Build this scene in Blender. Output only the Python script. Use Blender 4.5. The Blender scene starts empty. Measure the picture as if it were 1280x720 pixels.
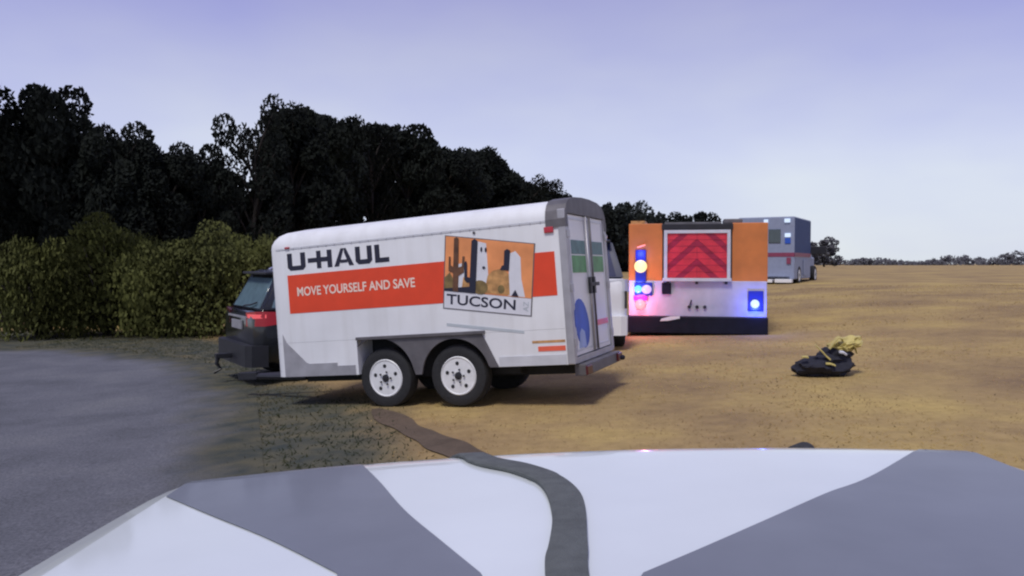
import bpy, bmesh, math, random
from mathutils import Vector, Matrix
R = math.radians
rnd = random.Random(7)
scene = bpy.context.scene
COL = scene.collection

# ------------------------------------------------------------------ camera, light, exposure
CAM_Z, F, HY = 1.495, 1000.0, 330.0          # focal length and horizon in 1280x720 pixels
cam_d = bpy.data.cameras.new('dash_camera')
cam_d.sensor_width = 36.0
cam_d.lens = 36.0 * F / 1280.0
cam_d.clip_start, cam_d.clip_end = 0.05, 6000
cam = bpy.data.objects.new('dash_camera', cam_d)
cam.location = (0, 0, CAM_Z)
cam.rotation_euler = (R(90) - math.atan((360 - HY) / F), 0, 0)
COL.objects.link(cam)
scene.camera = cam

SUN_EL, SUN_AZ = 60.0, 204.0                 # azimuth clockwise from +Y (ahead); behind and left of the camera
world = bpy.data.worlds.new('World'); scene.world = world; world.use_nodes = True
wn, wl = world.node_tree.nodes, world.node_tree.links
wn.clear()
w_out = wn.new('ShaderNodeOutputWorld'); w_bg = wn.new('ShaderNodeBackground')
sky = wn.new('ShaderNodeTexSky'); sky.sky_type = 'NISHITA'; sky.sun_disc = False
sky.sun_elevation = R(SUN_EL); sky.sun_rotation = R(SUN_AZ)
tc = wn.new('ShaderNodeTexCoord'); sep = wn.new('ShaderNodeSeparateXYZ')
wl.new(tc.outputs['Generated'], sep.inputs[0])
ramp = wn.new('ShaderNodeValToRGB')          # thin overcast veil: pale at the horizon, lilac overhead
e = ramp.color_ramp.elements
e[0].position, e[0].color = 0.0, (8.2, 8.8, 9.2, 1)
e[1].position, e[1].color = 1.0, (3.0, 3.0, 5.4, 1)
m1 = e.new(0.13); m1.color = (7.0, 7.4, 9.2, 1)
m2 = e.new(0.34); m2.color = (3.8, 3.8, 7.0, 1)
wl.new(sep.outputs['Z'], ramp.inputs[0])
cn = wn.new('ShaderNodeTexNoise'); cn.inputs['Scale'].default_value = 2.2; cn.inputs['Detail'].default_value = 4
mp = wn.new('ShaderNodeMapping'); mp.inputs['Scale'].default_value = (1, 1, 2.6)
wl.new(tc.outputs['Generated'], mp.inputs[0]); wl.new(mp.outputs[0], cn.inputs['Vector'])
cr = wn.new('ShaderNodeMapRange'); cr.inputs[1].default_value = .3; cr.inputs[2].default_value = .7
cr.inputs[3].default_value = .82; cr.inputs[4].default_value = 1.08
wl.new(cn.outputs['Fac'], cr.inputs[0])
mul = wn.new('ShaderNodeVectorMath'); mul.operation = 'MULTIPLY'
cc = wn.new('ShaderNodeCombineXYZ')
for i in range(2): wl.new(cr.outputs[0], cc.inputs[i])
cc.inputs[2].default_value = 1.0
wl.new(ramp.outputs[0], mul.inputs[0]); wl.new(cc.outputs[0], mul.inputs[1])
mix = wn.new('ShaderNodeMix'); mix.data_type = 'RGBA'; mix.inputs[0].default_value = .85
wl.new(sky.outputs[0], mix.inputs[6]); wl.new(mul.outputs[0], mix.inputs[7])
wl.new(mix.outputs[2], w_bg.inputs[0]); w_bg.inputs[1].default_value = 0.1
wl.new(w_bg.outputs[0], w_out.inputs[0])

sd = bpy.data.lights.new('sun', 'SUN'); sd.energy = 2.3; sd.angle = R(14); sd.color = (1, .95, .87)
sun = bpy.data.objects.new('sun', sd); COL.objects.link(sun)
sdir = Vector((math.sin(R(SUN_AZ)) * math.cos(R(SUN_EL)), math.cos(R(SUN_AZ)) * math.cos(R(SUN_EL)), math.sin(R(SUN_EL))))
sun.rotation_euler = sdir.to_track_quat('Z', 'Y').to_euler()
sun.location = sdir * 50

vs = scene.view_settings
vs.view_transform = 'Standard'; vs.look = 'None'; vs.exposure = 0.0; vs.gamma = 1.0
scene.render.engine = 'CYCLES'
scene.cycles.filter_width = 2.2
scene.cycles.use_denoising = True
scene.cycles.max_bounces = 6

# ------------------------------------------------------------------ helpers
def mat(name, col, rough=.6, metal=0, vary=.12, scale=6, coat=0, emit=None, estr=0, bump=0, bscale=40, spec=.5):
    m = bpy.data.materials.new(name); m.use_nodes = True
    n, l = m.node_tree.nodes, m.node_tree.links
    b = n['Principled BSDF']
    b.inputs['Roughness'].default_value = rough; b.inputs['Metallic'].default_value = metal
    b.inputs['Coat Weight'].default_value = coat; b.inputs['Coat Roughness'].default_value = .08
    b.inputs['Specular IOR Level'].default_value = spec
    t = n.new('ShaderNodeTexCoord')
    nz = n.new('ShaderNodeTexNoise'); nz.inputs['Scale'].default_value = scale; nz.inputs['Detail'].default_value = 5
    l.new(t.outputs['Object'], nz.inputs['Vector'])
    rp = n.new('ShaderNodeValToRGB')
    a, c = rp.color_ramp.elements
    a.position, c.position = .3, .7
    a.color = [max(0, v * (1 - vary)) for v in col[:3]] + [1]
    c.color = [min(1, v * (1 + vary)) for v in col[:3]] + [1]
    l.new(nz.outputs['Fac'], rp.inputs[0]); l.new(rp.outputs[0], b.inputs['Base Color'])
    if bump:
        nb = n.new('ShaderNodeTexNoise'); nb.inputs['Scale'].default_value = bscale; nb.inputs['Detail'].default_value = 6
        l.new(t.outputs['Object'], nb.inputs['Vector'])
        bp = n.new('ShaderNodeBump'); bp.inputs['Strength'].default_value = bump; bp.inputs['Distance'].default_value = .02
        l.new(nb.outputs['Fac'], bp.inputs['Height']); l.new(bp.outputs[0], b.inputs['Normal'])
    if emit:
        b.inputs['Emission Color'].default_value = (*emit, 1); b.inputs['Emission Strength'].default_value = estr
    return m

class MB:
    """collects shapes into one bmesh"""
    def __init__(s): s.bm = bmesh.new(); s.mi = 0
    def face(s, pts):
        try:
            f = s.bm.faces.new([s.bm.verts.new(p) for p in pts]); f.material_index = s.mi; return f
        except ValueError: return None
    def box(s, a, b, bev=0):
        x0, y0, z0 = [min(i, j) for i, j in zip(a, b)]; x1, y1, z1 = [max(i, j) for i, j in zip(a, b)]
        v = [s.bm.verts.new(p) for p in ((x0,y0,z0),(x1,y0,z0),(x1,y1,z0),(x0,y1,z0),(x0,y0,z1),(x1,y0,z1),(x1,y1,z1),(x0,y1,z1))]
        fs = [s.bm.faces.new([v[i] for i in q]) for q in ((3,2,1,0),(4,5,6,7),(0,1,5,4),(1,2,6,5),(2,3,7,6),(3,0,4,7))]
        for f in fs: f.material_index = s.mi
        if bev:
            ed = list({e for f in fs for e in f.edges})
            bmesh.ops.bevel(s.bm, geom=ed, offset=bev, segments=2, affect='EDGES', profile=.6)
        return s
    def prism(s, poly, d0, d1, axis='y'):
        """poly of 2D points in the two other axes, extruded along axis"""
        def P(a, b, d): return (a, d, b) if axis == 'y' else ((d, a, b) if axis == 'x' else (a, b, d))
        A = [s.bm.verts.new(P(a, b, d0)) for a, b in poly]; B = [s.bm.verts.new(P(a, b, d1)) for a, b in poly]
        n = len(poly); fs = [s.bm.faces.new(A), s.bm.faces.new(B[::-1])]
        fs += [s.bm.faces.new((A[i], B[i], B[(i + 1) % n], A[(i + 1) % n])) for i in range(n)]
        for f in fs: f.material_index = s.mi
        return s
    def loft(s, rings, cap=True, close=True):
        vr = [[s.bm.verts.new(p) for p in r] for r in rings]
        n = len(rings[0]); m = n if close else n - 1
        for a, b in zip(vr, vr[1:]):
            for i in range(m):
                j = (i + 1) % n
                f = s.bm.faces.new((a[i], a[j], b[j], b[i])); f.material_index = s.mi; f.smooth = True
        if cap:
            for r in (vr[0][::-1], vr[-1]):
                f = s.bm.faces.new(r); f.material_index = s.mi
        return s
    def lathe(s, prof, c=(0,0,0), axis='y', n=28):
        """prof: (radius, offset along axis)"""
        rings = []
        for r, d in prof:
            ring = []
            for k in range(n):
                a = 2 * math.pi * k / n; p, q = r * math.cos(a), r * math.sin(a)
                v = (p, d, q) if axis == 'y' else ((d, p, q) if axis == 'x' else (p, q, d))
                ring.append(tuple(i + j for i, j in zip(v, c)))
            rings.append(ring)
        return s.loft(rings, cap=True)
    def tube(s, pts, r, n=8):
        rings = []
        for i, p in enumerate(pts):
            p = Vector(p); t = Vector(pts[min(i + 1, len(pts) - 1)]) - Vector(pts[max(i - 1, 0)])
            t.normalize(); a = t.orthogonal().normalized() if abs(t.z) > .9 else t.cross(Vector((0, 0, 1))).normalized(); b = t.cross(a)
            rr = r[i] if isinstance(r, (list, tuple)) else r
            rings.append([tuple(p + (a * math.cos(2 * math.pi * k / n) + b * math.sin(2 * math.pi * k / n)) * rr) for k in range(n)])
        return s.loft(rings)
    def build(s, name, mats, parent=None, smooth_all=False):
        bmesh.ops.recalc_face_normals(s.bm, faces=s.bm.faces)
        for ed in s.bm.edges:
            if len(ed.link_faces) == 2 and ed.calc_face_angle() > R(38): ed.smooth = False
        me = bpy.data.meshes.new(name)
        if smooth_all:
            for f in s.bm.faces: f.smooth = True
        s.bm.to_mesh(me); s.bm.free()
        for m in (mats if isinstance(mats, (list, tuple)) else [mats]): me.materials.append(m)
        o = bpy.data.objects.new(name, me); COL.objects.link(o)
        if parent: o.parent = parent
        return o

def tag(o, label=None, cat=None, group=None, kind=None):
    if label: o['label'] = label
    if cat: o['category'] = cat
    if group: o['group'] = group
    if kind: o['kind'] = kind
    return o
def thing(name, label, cat, loc=(0,0,0), rotz=0, group=None):
    o = bpy.data.objects.new(name, None); COL.objects.link(o); o.empty_display_size = .2
    o.location = loc; o.rotation_euler = (0, 0, rotz)
    return tag(o, label, cat, group)
def copy_part(o, parent, **kw):
    c = o.copy(); COL.objects.link(c); c.parent = parent
    for k, v in kw.items(): setattr(c, k, v)
    for ch in [x for x in COL.objects if x.parent == o]:
        d = ch.copy(); COL.objects.link(d); d.parent = c
    return c
def at(px, py, Z):
    return Vector(((px - 640) / F * Z, Z, CAM_Z - (py - HY) / F * Z))

PROF = [(-400,-2.2),(-60,-1.0),(-12,-.52),(-6,-.38),(-3.6,-.26),(-1.6,-.112),(0,-.01),(2.2,.13),(4.8,.21),(9,.45),(11,.61),(15,.72),(60,.95),(400,1.15)]
def gz(x):
    for (a, za), (b, zb) in zip(PROF, PROF[1:]):
        if a <= x <= b: return za + (zb - za) * (x - a) / (b - a)
    return PROF[0][1] if x < 0 else PROF[-1][1]
def inside(p, poly):
    x, y = p; r = False
    for (x0, y0), (x1, y1) in zip(poly, poly[1:] + poly[:1]):
        if (y0 > y) != (y1 > y) and x < (x1 - x0) * (y - y0) / (y1 - y0) + x0: r = not r
    return r
def ribbon(name, left, right, off, m, n=8, across=10):
    """a ground sheet between two polylines, following the ground"""
    bm = MB(); rows = []
    L = []; Rr = []
    for i in range(len(left) - 1):
        for k in range(n):
            t = k / n
            L.append((left[i][0] + (left[i+1][0] - left[i][0]) * t, left[i][1] + (left[i+1][1] - left[i][1]) * t))
            Rr.append((right[i][0] + (right[i+1][0] - right[i][0]) * t, right[i][1] + (right[i+1][1] - right[i][1]) * t))
    L.append(left[-1]); Rr.append(right[-1])
    for a, b in zip(L, Rr):
        rows.append([(a[0] + (b[0]-a[0])*k/across, a[1] + (b[1]-a[1])*k/across) for k in range(across + 1)])
    bm.loft([[(x, y, gz(x) + off) for x, y in r] for r in rows], cap=False, close=False)
    o = bm.build(name, m); tag(o, kind='structure'); return o

# ------------------------------------------------------------------ materials
M = {}
M['white_paint'] = mat('white_paint', (.78,.79,.81), .38, vary=.03, scale=3, spec=.4)
M['white_gel'] = mat('white_gelcoat', (.73,.75,.775), .42, vary=.06, scale=2)
_n, _l = M['white_gel'].node_tree.nodes, M['white_gel'].node_tree.links       # road film and faint rain streaks
_b = _n['Principled BSDF']; _src = _b.inputs['Base Color'].links[0].from_socket
_t = _n.new('ShaderNodeTexCoord'); _mp = _n.new('ShaderNodeMapping'); _mp.inputs['Scale'].default_value = (9, 9, .7)
_z = _n.new('ShaderNodeTexNoise'); _z.inputs['Scale'].default_value = 1.0; _z.inputs['Detail'].default_value = 5
_r = _n.new('ShaderNodeMapRange'); _r.inputs[1].default_value = .45; _r.inputs[2].default_value = .8; _r.inputs[3].default_value = 0; _r.inputs[4].default_value = .22
_mx = _n.new('ShaderNodeMix'); _mx.data_type = 'RGBA'; _mx.inputs[7].default_value = (.42,.41,.38,1)
_l.new(_t.outputs['Object'], _mp.inputs[0]); _l.new(_mp.outputs[0], _z.inputs['Vector']); _l.new(_z.outputs['Fac'], _r.inputs[0])
_l.new(_r.outputs[0], _mx.inputs[0]); _l.new(_src, _mx.inputs[6]); _l.new(_mx.outputs[2], _b.inputs['Base Color'])
M['grey_alu'] = mat('grey_aluminium', (.42,.42,.45), .45, .55, vary=.15, scale=5)
M['dark_alu'] = mat('dull_dark_aluminium', (.13,.125,.135), .55, .3, vary=.2, scale=6)
M['rail'] = mat('pale_rail_metal', (.60,.62,.66), .45, .25, vary=.08)
M['orange_red'] = mat('orange_red_vinyl', (.72,.06,.018), .45, vary=.06)
M['ink'] = mat('dark_blue_ink', (.012,.014,.035), .5, vary=.1)
M['pale_orange_ink'] = mat('pale_letter_vinyl', (.85,.68,.58), .5, vary=.05)
M['pic_orange'] = mat('orange_print', (.78,.30,.11), .5, vary=.2, scale=3)
M['pic_white'] = mat('white_print', (.66,.68,.74), .5, vary=.06)
M['pic_brown'] = mat('brown_print', (.11,.05,.025), .5, vary=.4, scale=9)
M['pic_tan'] = mat('tan_print', (.50,.27,.10), .5, vary=.35, scale=14)
M['pic_grey'] = mat('grey_print', (.45,.5,.54), .5, vary=.1)
M['pic_olive'] = mat('olive_print', (.20,.14,.05), .5, vary=.35, scale=12)
M['green_print'] = mat('green_print', (.10,.30,.12), .5, vary=.25, scale=8)
M['teal_print'] = mat('teal_print', (.09,.19,.20), .5, vary=.25, scale=8)
M['blue_print'] = mat('blue_print', (.02,.09,.50), .45, vary=.15, scale=6)
M['paleblue_print'] = mat('pale_blue_print', (.30,.40,.68), .45, vary=.15)
M['rubber'] = mat('black_rubber', (.016,.017,.02), .8, vary=.2, scale=20, bump=.3, bscale=60)
M['well'] = mat('dark_wheel_well', (.02,.022,.026), .9, vary=.2)
M['rim_white'] = mat('white_steel_rim', (.70,.72,.74), .4, vary=.06, scale=12)
M['black'] = mat('black_plastic', (.014,.015,.02), .5, vary=.2)
M['black_paint'] = mat('black_car_paint', (.010,.012,.016), .25, vary=.1, coat=.6)
M['glass_dark'] = mat('dark_car_glass', (.03,.05,.065), .07, vary=.1, spec=.9)
M['glass_pale'] = mat('pale_reflecting_glass', (.12,.19,.23), .12, vary=.15, spec=1)
M['navy_glass'] = mat('navy_tinted_glass', (.012,.018,.07), .25, vary=.2)
M['red_lens'] = mat('red_tail_lens', (.16,.008,.014), .2, emit=(1,.05,.10), estr=.12)
M['red_lens_dim'] = mat('red_marker_lens', (.45,.03,.05), .3)
M['lit_red'] = mat('lit_red_strip', (.4,.03,.04), .3, emit=(1,.16,.18), estr=.55)
M['red_lens_dark'] = mat('unlit_dark_red_lens', (.07,.008,.012), .3)
M['navy_paint'] = mat('navy_car_paint', (.012,.018,.06), .35, vary=.15)
M['red_reflector'] = mat('red_reflector_strip', (.75,.13,.07), .35, vary=.1)
M['chrome'] = mat('chrome', (.75,.76,.78), .15, .9, vary=.03)
M['truck_orange'] = mat('orange_truck_paint', (.56,.175,.035), .4, vary=.16, scale=2.5, coat=.2)
M['truck_silver'] = mat('brushed_silver_panel', (.50,.49,.56), .5, .25, vary=.14, scale=3)
M['chev_bright'] = mat('bright_red_chevron', (.60,.03,.055), .4, vary=.15)
M['chev_dark'] = mat('dark_red_chevron', (.33,.012,.05), .4, vary=.15)
M['blue_lens'] = mat('blue_lamp_housing', (.012,.02,.18), .3, emit=(.03,.06,1), estr=.15)
M['lamp_yellow'] = mat('lit_white_yellow_lamp', (.25,.2,.1), .3, emit=(1,.78,.36), estr=1.25)
M['lamp_cyan'] = mat('lit_cyan_lamp', (.05,.15,.2), .3, emit=(.12,.62,1), estr=1.2)
M['lamp_violet'] = mat('lit_violet_lamp', (.15,.1,.2), .3, emit=(.7,.5,1), estr=1.0)
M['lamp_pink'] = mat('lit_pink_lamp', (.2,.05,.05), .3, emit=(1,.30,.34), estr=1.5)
M['lamp_white'] = mat('lit_white_lamp', (.2,.22,.25), .3, emit=(.62,.76,1), estr=.95)
M['magenta'] = mat('magenta_lamp_bezel', (.35,.02,.30), .3, emit=(.6,.02,.5), estr=.3)
M['bumper_navy'] = mat('black_navy_bumper', (.008,.009,.02), .6, vary=.3, scale=4, spec=.2)
M['amb_grey'] = mat('blue_grey_box_paint', (.25,.29,.41), .5, vary=.06, spec=.2)
M['amb_blue'] = mat('blue_side_paint', (.05,.08,.19), .6, vary=.1, spec=.08)
M['amb_red'] = mat('dull_red_stripe', (.22,.04,.09), .5, vary=.1)
M['hood_white'] = mat('white_patrol_paint', (.69,.745,.735), .3, vary=.05, scale=2.5, coat=.8)
M['hood_grey'] = mat('grey_hood_band', (.15,.165,.19), .42, vary=.1, scale=5, coat=.25)  # dark tone on the hood put into flat grey shapes
M['bent_strip'] = mat('rough_grey_strip', (.095,.106,.104), .8, vary=.18, scale=30, bump=.4, bscale=220)
M['leaf'] = mat('dark_leaf', (.010,.0125,.0105), .9, vary=.45, scale=1.2, spec=.1)
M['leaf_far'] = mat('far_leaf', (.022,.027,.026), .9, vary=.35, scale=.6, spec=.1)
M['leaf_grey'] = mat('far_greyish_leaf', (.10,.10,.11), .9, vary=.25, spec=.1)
M['leaf_yellow'] = mat('yellow_green_leaf', (.072,.078,.022), .8, vary=.5, scale=1.1, spec=.15)
M['bark'] = mat('dark_bark', (.022,.018,.016), .9, vary=.3, scale=4, bump=.5)
M['yellow_band'] = mat('yellow_reflective_band', (.50,.42,.14), .5, vary=.2, scale=12)
M['gear_cloth'] = mat('dark_navy_cloth', (.012,.013,.024), .85, vary=.3, scale=9, bump=.4)
M['stone'] = mat('dark_stone', (.035,.036,.045), .85, vary=.3, scale=14, bump=.6)
M['weed'] = mat('dark_weed_leaf', (.05,.065,.035), .85, vary=.4, scale=3)

def ground_mat(name, c0, c1, c2, s1, s2, bump, rough=.95, lo=.84, hi=1.14):
    m = bpy.data.materials.new(name); m.use_nodes = True
    n, l = m.node_tree.nodes, m.node_tree.links; b = n['Principled BSDF']
    b.inputs['Roughness'].default_value = rough; b.inputs['Specular IOR Level'].default_value = .15
    t = n.new('ShaderNodeTexCoord')
    a = n.new('ShaderNodeTexNoise'); a.inputs['Scale'].default_value = s1; a.inputs['Detail'].default_value = 6; a.inputs['Roughness'].default_value = .6
    c = n.new('ShaderNodeTexNoise'); c.inputs['Scale'].default_value = s2; c.inputs['Detail'].default_value = 8; c.inputs['Roughness'].default_value = .7
    l.new(t.outputs['Object'], a.inputs['Vector']); l.new(t.outputs['Object'], c.inputs['Vector'])
    rp = n.new('ShaderNodeValToRGB'); e = rp.color_ramp.elements
    e[0].position, e[0].color = .32, (*c0, 1); e[1].position, e[1].color = .68, (*c2, 1)
    k = e.new(.5); k.color = (*c1, 1)
    l.new(a.outputs['Fac'], rp.inputs[0])
    r2 = n.new('ShaderNodeMapRange'); r2.inputs[1].default_value = .3; r2.inputs[2].default_value = .7; r2.inputs[3].default_value = lo; r2.inputs[4].default_value = hi
    l.new(c.outputs['Fac'], r2.inputs[0])
    mu = n.new('ShaderNodeVectorMath'); mu.operation = 'SCALE'
    l.new(rp.outputs[0], mu.inputs[0]); l.new(r2.outputs[0], mu.inputs['Scale']); l.new(mu.outputs[0], b.inputs['Base Color'])
    bp = n.new('ShaderNodeBump'); bp.inputs['Strength'].default_value = bump; bp.inputs['Distance'].default_value = .03
    l.new(c.outputs['Fac'], bp.inputs['Height']); l.new(bp.outputs[0], b.inputs['Normal'])
    return m
M['grass_ground'] = ground_mat('dry_grass_ground', (.225,.155,.085), (.335,.238,.108), (.44,.325,.12), .42, 7, .45)
def soil_blend(_m):
    _n, _l = _m.node_tree.nodes, _m.node_tree.links
    _b = _n['Principled BSDF']; _src = _b.inputs['Base Color'].links[0].from_socket
    _a = _n.new('ShaderNodeAttribute'); _a.attribute_name = 'soil'
    _z = _n.new('ShaderNodeTexNoise'); _z.inputs['Scale'].default_value = 3; _z.inputs['Detail'].default_value = 7
    _tc = _n.new('ShaderNodeTexCoord'); _l.new(_tc.outputs['Object'], _z.inputs['Vector'])
    _rp = _n.new('ShaderNodeValToRGB'); _e = _rp.color_ramp.elements
    _e[0].position, _e[0].color = .3, (.045,.055,.05,1); _e[1].position, _e[1].color = .72, (.12,.11,.07,1)
    _l.new(_z.outputs['Fac'], _rp.inputs[0])
    _mx = _n.new('ShaderNodeMix'); _mx.data_type = 'RGBA'
    _l.new(_a.outputs['Fac'], _mx.inputs[0]); _l.new(_src, _mx.inputs[6]); _l.new(_rp.outputs[0], _mx.inputs[7]); _l.new(_mx.outputs[2], _b.inputs['Base Color'])
M['asphalt'] = ground_mat('asphalt', (.10,.105,.12), (.13,.135,.155), (.155,.16,.175), .8, 45, .5, lo=.55, hi=1.45)
soil_blend(M['grass_ground']); soil_blend(M['asphalt'])
M['shoulder'] = ground_mat('dark_weedy_soil', (.04,.048,.042), (.06,.066,.052), (.11,.095,.055), 1.3, 14, .8)
M['brown_line'] = ground_mat('plain_brown_ground', (.085,.066,.05), (.115,.088,.066), (.14,.105,.075), 1.5, 18, .5)

# ------------------------------------------------------------------ ground, road
roadR = [(.5,-8),(-.3,2),(-1.9,6.1),(-3.5,10.9),(-6.0,15.4),(-10,18.6),(-20,20.6),(-45,22.5)]
roadL = [(-6.5,-8),(-7.2,2),(-8.4,5.2),(-10.4,8),(-14,10),(-19,11.6),(-26,12.6),(-46,13.4)]
road = ribbon('road', roadL, roadR, .008, M['asphalt'], 30, 70)
shR = [(1.1,-8),(.3,2),(-.55,5.0),(-.90,6.6),(-1.35,8.7),(-3.1,12.0),(-6.0,18.3),(-10,23.5),(-20,25.5),(-45,27.5)]
shL = [(.4,-8),(-.4,2),(-1.75,5.2),(-2.2,6.5),(-3.0,8.9),(-3.9,11.2),(-5.9,15.2),(-9.8,18.4),(-20,20.3),(-45,22.2)]
from mathutils import noise as mnoise
def seg_dist(p, poly):
    best = 1e9; P0 = Vector(p)
    for a, b_ in zip(poly, poly[1:] + poly[:1]):
        a, b_ = Vector(a), Vector(b_); d = b_ - a; t = max(0, min(1, (P0 - a).dot(d)/d.dot(d))); best = min(best, (a + d*t - P0).length)
    return -best if inside(p, poly) else best
shP = shL + shR[::-1]
def soil(x, y, edge=True):
    if not (-46 < x < 3 and -9 < y < 30): return 0.0
    d = seg_dist((x, y), shP) + .45*mnoise.noise(Vector((x*1.1, y*1.1, 0))) + .22*mnoise.noise(Vector((x*3.7, y*3.7, 5)))
    v = .5 - d/.7
    e_ = seg_dist((x, y), roadL + roadR[::-1])
    if edge and e_ < 1.2: v = max(v, 1.3 - (max(0, e_) - .5*mnoise.noise(Vector((x*1.9, y*1.9, 4))))/.55)
    return max(0.0, min(1.0, v))
xs = sorted(set([p[0] for p in PROF] + [-250,-150,-100,-45,-40,-36,-32,-28,-25,-22,-19,-17,-15,-14,3.5,6,7.5,10,13,20,30,45,90,150,250,-1500,1500] + [round(-13 + .15*i, 3) for i in range(108)]))
ys = [-40,-20,-8,-4,-2,0] + [round(1 + .15*i, 3) for i in range(128)] + [20.6,21.2,21.8,22.4,23,24,25,26,27,28,30,40,55,75,100,150,250,400,700,1200,2500]
bm = MB(); bm.loft([[(x, y, gz(max(-400, min(400, x)))) for x in xs] for y in ys], cap=False, close=False)
ground = bm.build('ground', M['grass_ground']); tag(ground, kind='structure')
ra = road.data.attributes.new('soil', 'FLOAT', 'POINT')
def road_soil(co):
    d = -seg_dist((co.x, co.y), roadL + roadR[::-1]) + .28*mnoise.noise(Vector((co.x*1.7, co.y*1.7, 2))) + .12*mnoise.noise(Vector((co.x*6, co.y*6, 2)))
    return max(soil(co.x, co.y, False)*.9, max(0, min(1, 1.25 - d/.75)))
ra.data.foreach_set('value', [road_soil(v.co) for v in road.data.vertices])
sa = ground.data.attributes.new('soil', 'FLOAT', 'POINT'); sa.data.foreach_set('value', [soil(v.co.x, v.co.y) for v in ground.data.vertices])
stripK = [(-1.50,8.75),(-.98,7.55),(-.42,6.45),(.25,5.1),(.9,3.4)]
stripC = []
for (xa, ya), (xb, yb) in zip(stripK, stripK[1:]):
    for k in range(14): stripC.append((xa + (xb-xa)*k/14, ya + (yb-ya)*k/14))
def off_line(c, w):
    L, Rr = [], []
    for i, p in enumerate(c):
        t = Vector(c[min(i+1, len(c)-1)]) - Vector(c[max(i-1, 0)]); t.normalize(); n = Vector((-t.y, t.x))
        ww = w * (1 + .16 * math.sin(i * .31) + .08 * math.sin(i * .83)) * min(1, .3 + i * .12); L.append(tuple(Vector(p) - n * ww)); Rr.append(tuple(Vector(p) + n * ww))
    return L, Rr
rl, rr = off_line(stripC, .145)
ribbon('brown_strip', rl, rr, .012, M['brown_line'], 2, 6)  # brown strip laid over the grass, carrying on the line of the hood strip

# dry grass blades
def blade_mat(name, cols):
    m = bpy.data.materials.new(name); m.use_nodes = True
    n, l = m.node_tree.nodes, m.node_tree.links; b = n['Principled BSDF']; b.inputs['Roughness'].default_value = .9; b.inputs['Specular IOR Level'].default_value = .1
    at_ = n.new('ShaderNodeAttribute'); at_.attribute_name = 'tone'
    rp = n.new('ShaderNodeValToRGB'); e = rp.color_ramp.elements
    e[0].position, e[0].color = 0, (*cols[0], 1); e[1].position, e[1].color = 1, (*cols[-1], 1)
    for i, c in enumerate(cols[1:-1]): k = e.new((i + 1) / (len(cols) - 1)); k.color = (*c, 1)
    l.new(at_.outputs['Fac'], rp.inputs[0]); l.new(rp.outputs[0], b.inputs['Base Color'])
    ge = n.new('ShaderNodeNewGeometry'); va = n.new('ShaderNodeVectorMath'); va.operation = 'MULTIPLY_ADD'
    va.inputs[1].default_value = (.35, .35, .35); va.inputs[2].default_value = (0, 0, 1)
    l.new(ge.outputs['Normal'], va.inputs[0]); vn = n.new('ShaderNodeVectorMath'); vn.operation = 'NORMALIZE'
    l.new(va.outputs[0], vn.inputs[0]); l.new(vn.outputs[0], b.inputs['Normal'])
    tl = n.new('ShaderNodeBsdfTranslucent'); ms = n.new('ShaderNodeMixShader'); ms.inputs[0].default_value = .5
    l.new(rp.outputs[0], tl.inputs['Color']); l.new(b.outputs[0], ms.inputs[1]); l.new(tl.outputs[0], ms.inputs[2])
    l.new(ms.outputs[0], n['Material Output'].inputs[0])
    return m
def blades(name, pts, h0, h1, w, m):
    V, Fc, T = [], [], []
    for (x, y, s) in pts:
        a = rnd.uniform(0, 6.283); h = rnd.uniform(h0, h1) * s; ww = w * s * rnd.uniform(.7, 1.3)
        z = gz(x); dx, dy = math.cos(a) * ww, math.sin(a) * ww; lx, ly = rnd.gauss(0, .8) * h, rnd.gauss(0, .8) * h; h *= .6
        i = len(V); V += [(x - dx, y - dy, z), (x + dx, y + dy, z), (x + lx, y + ly, z + h)]
        Fc.append((i, i + 1, i + 2)); T.append(max(0, min(1, .5 + .75*mnoise.noise(Vector((x*.5, y*.5, 3))) + rnd.uniform(-.25, .25))))
    me = bpy.data.meshes.new(name); me.from_pydata(V, [], Fc)
    at_ = me.attributes.new('tone', 'FLOAT', 'FACE'); at_.data.foreach_set('value', T)
    me.materials.append(m); o = bpy.data.objects.new(name, me); COL.objects.link(o); tag(o, kind='stuff'); return o
roadP = roadL + roadR[::-1]; stripP = rl + rr[::-1]
pts = []
while len(pts) < 42000:
    y = 3 + 27 * rnd.random() ** 1.5; x = rnd.uniform(-.6 * y - 1, .75 * y + 1)
    if inside((x, y), roadP) or rnd.random() < soil(x, y)*1.1 or inside((x, y), stripP): continue
    if rnd.random() > .62 + .7*mnoise.noise(Vector((x*.8, y*.8, 9))): continue
    pts.append((x, y, (.8 + y * .055)*(1 + .5*mnoise.noise(Vector((x*.6, y*.6, 1))))))
g1 = blades('dry_grass', pts, .008, .030, .005, blade_mat('dry_blade', [(.36,.25,.135),(.46,.33,.16),(.54,.40,.18),(.58,.44,.18)]))
tag(g1, 'short dry tan grass covering the verge around the vehicles', 'grass')
pts = []
while len(pts) < 9000:
    y = rnd.uniform(4.0, 22); x = rnd.uniform(-12, 1)
    if rnd.random() < soil(x, y) and not inside((x, y), roadP): pts.append((x, y, 1))
    elif inside((x, y), roadP) and rnd.random() < max(0, .9 + 2.2*seg_dist((x, y), roadP) + .5*mnoise.noise(Vector((x*2, y*2, 8)))): pts.append((x, y, .75))
g2 = blades('roadside_weeds', pts, .02, .07, .008, blade_mat('weed_blade', [(.03,.045,.025),(.06,.07,.035),(.12,.10,.05)]))
tag(g2, 'dark low weeds along the road edge under the trailer front', 'weeds')

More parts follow.
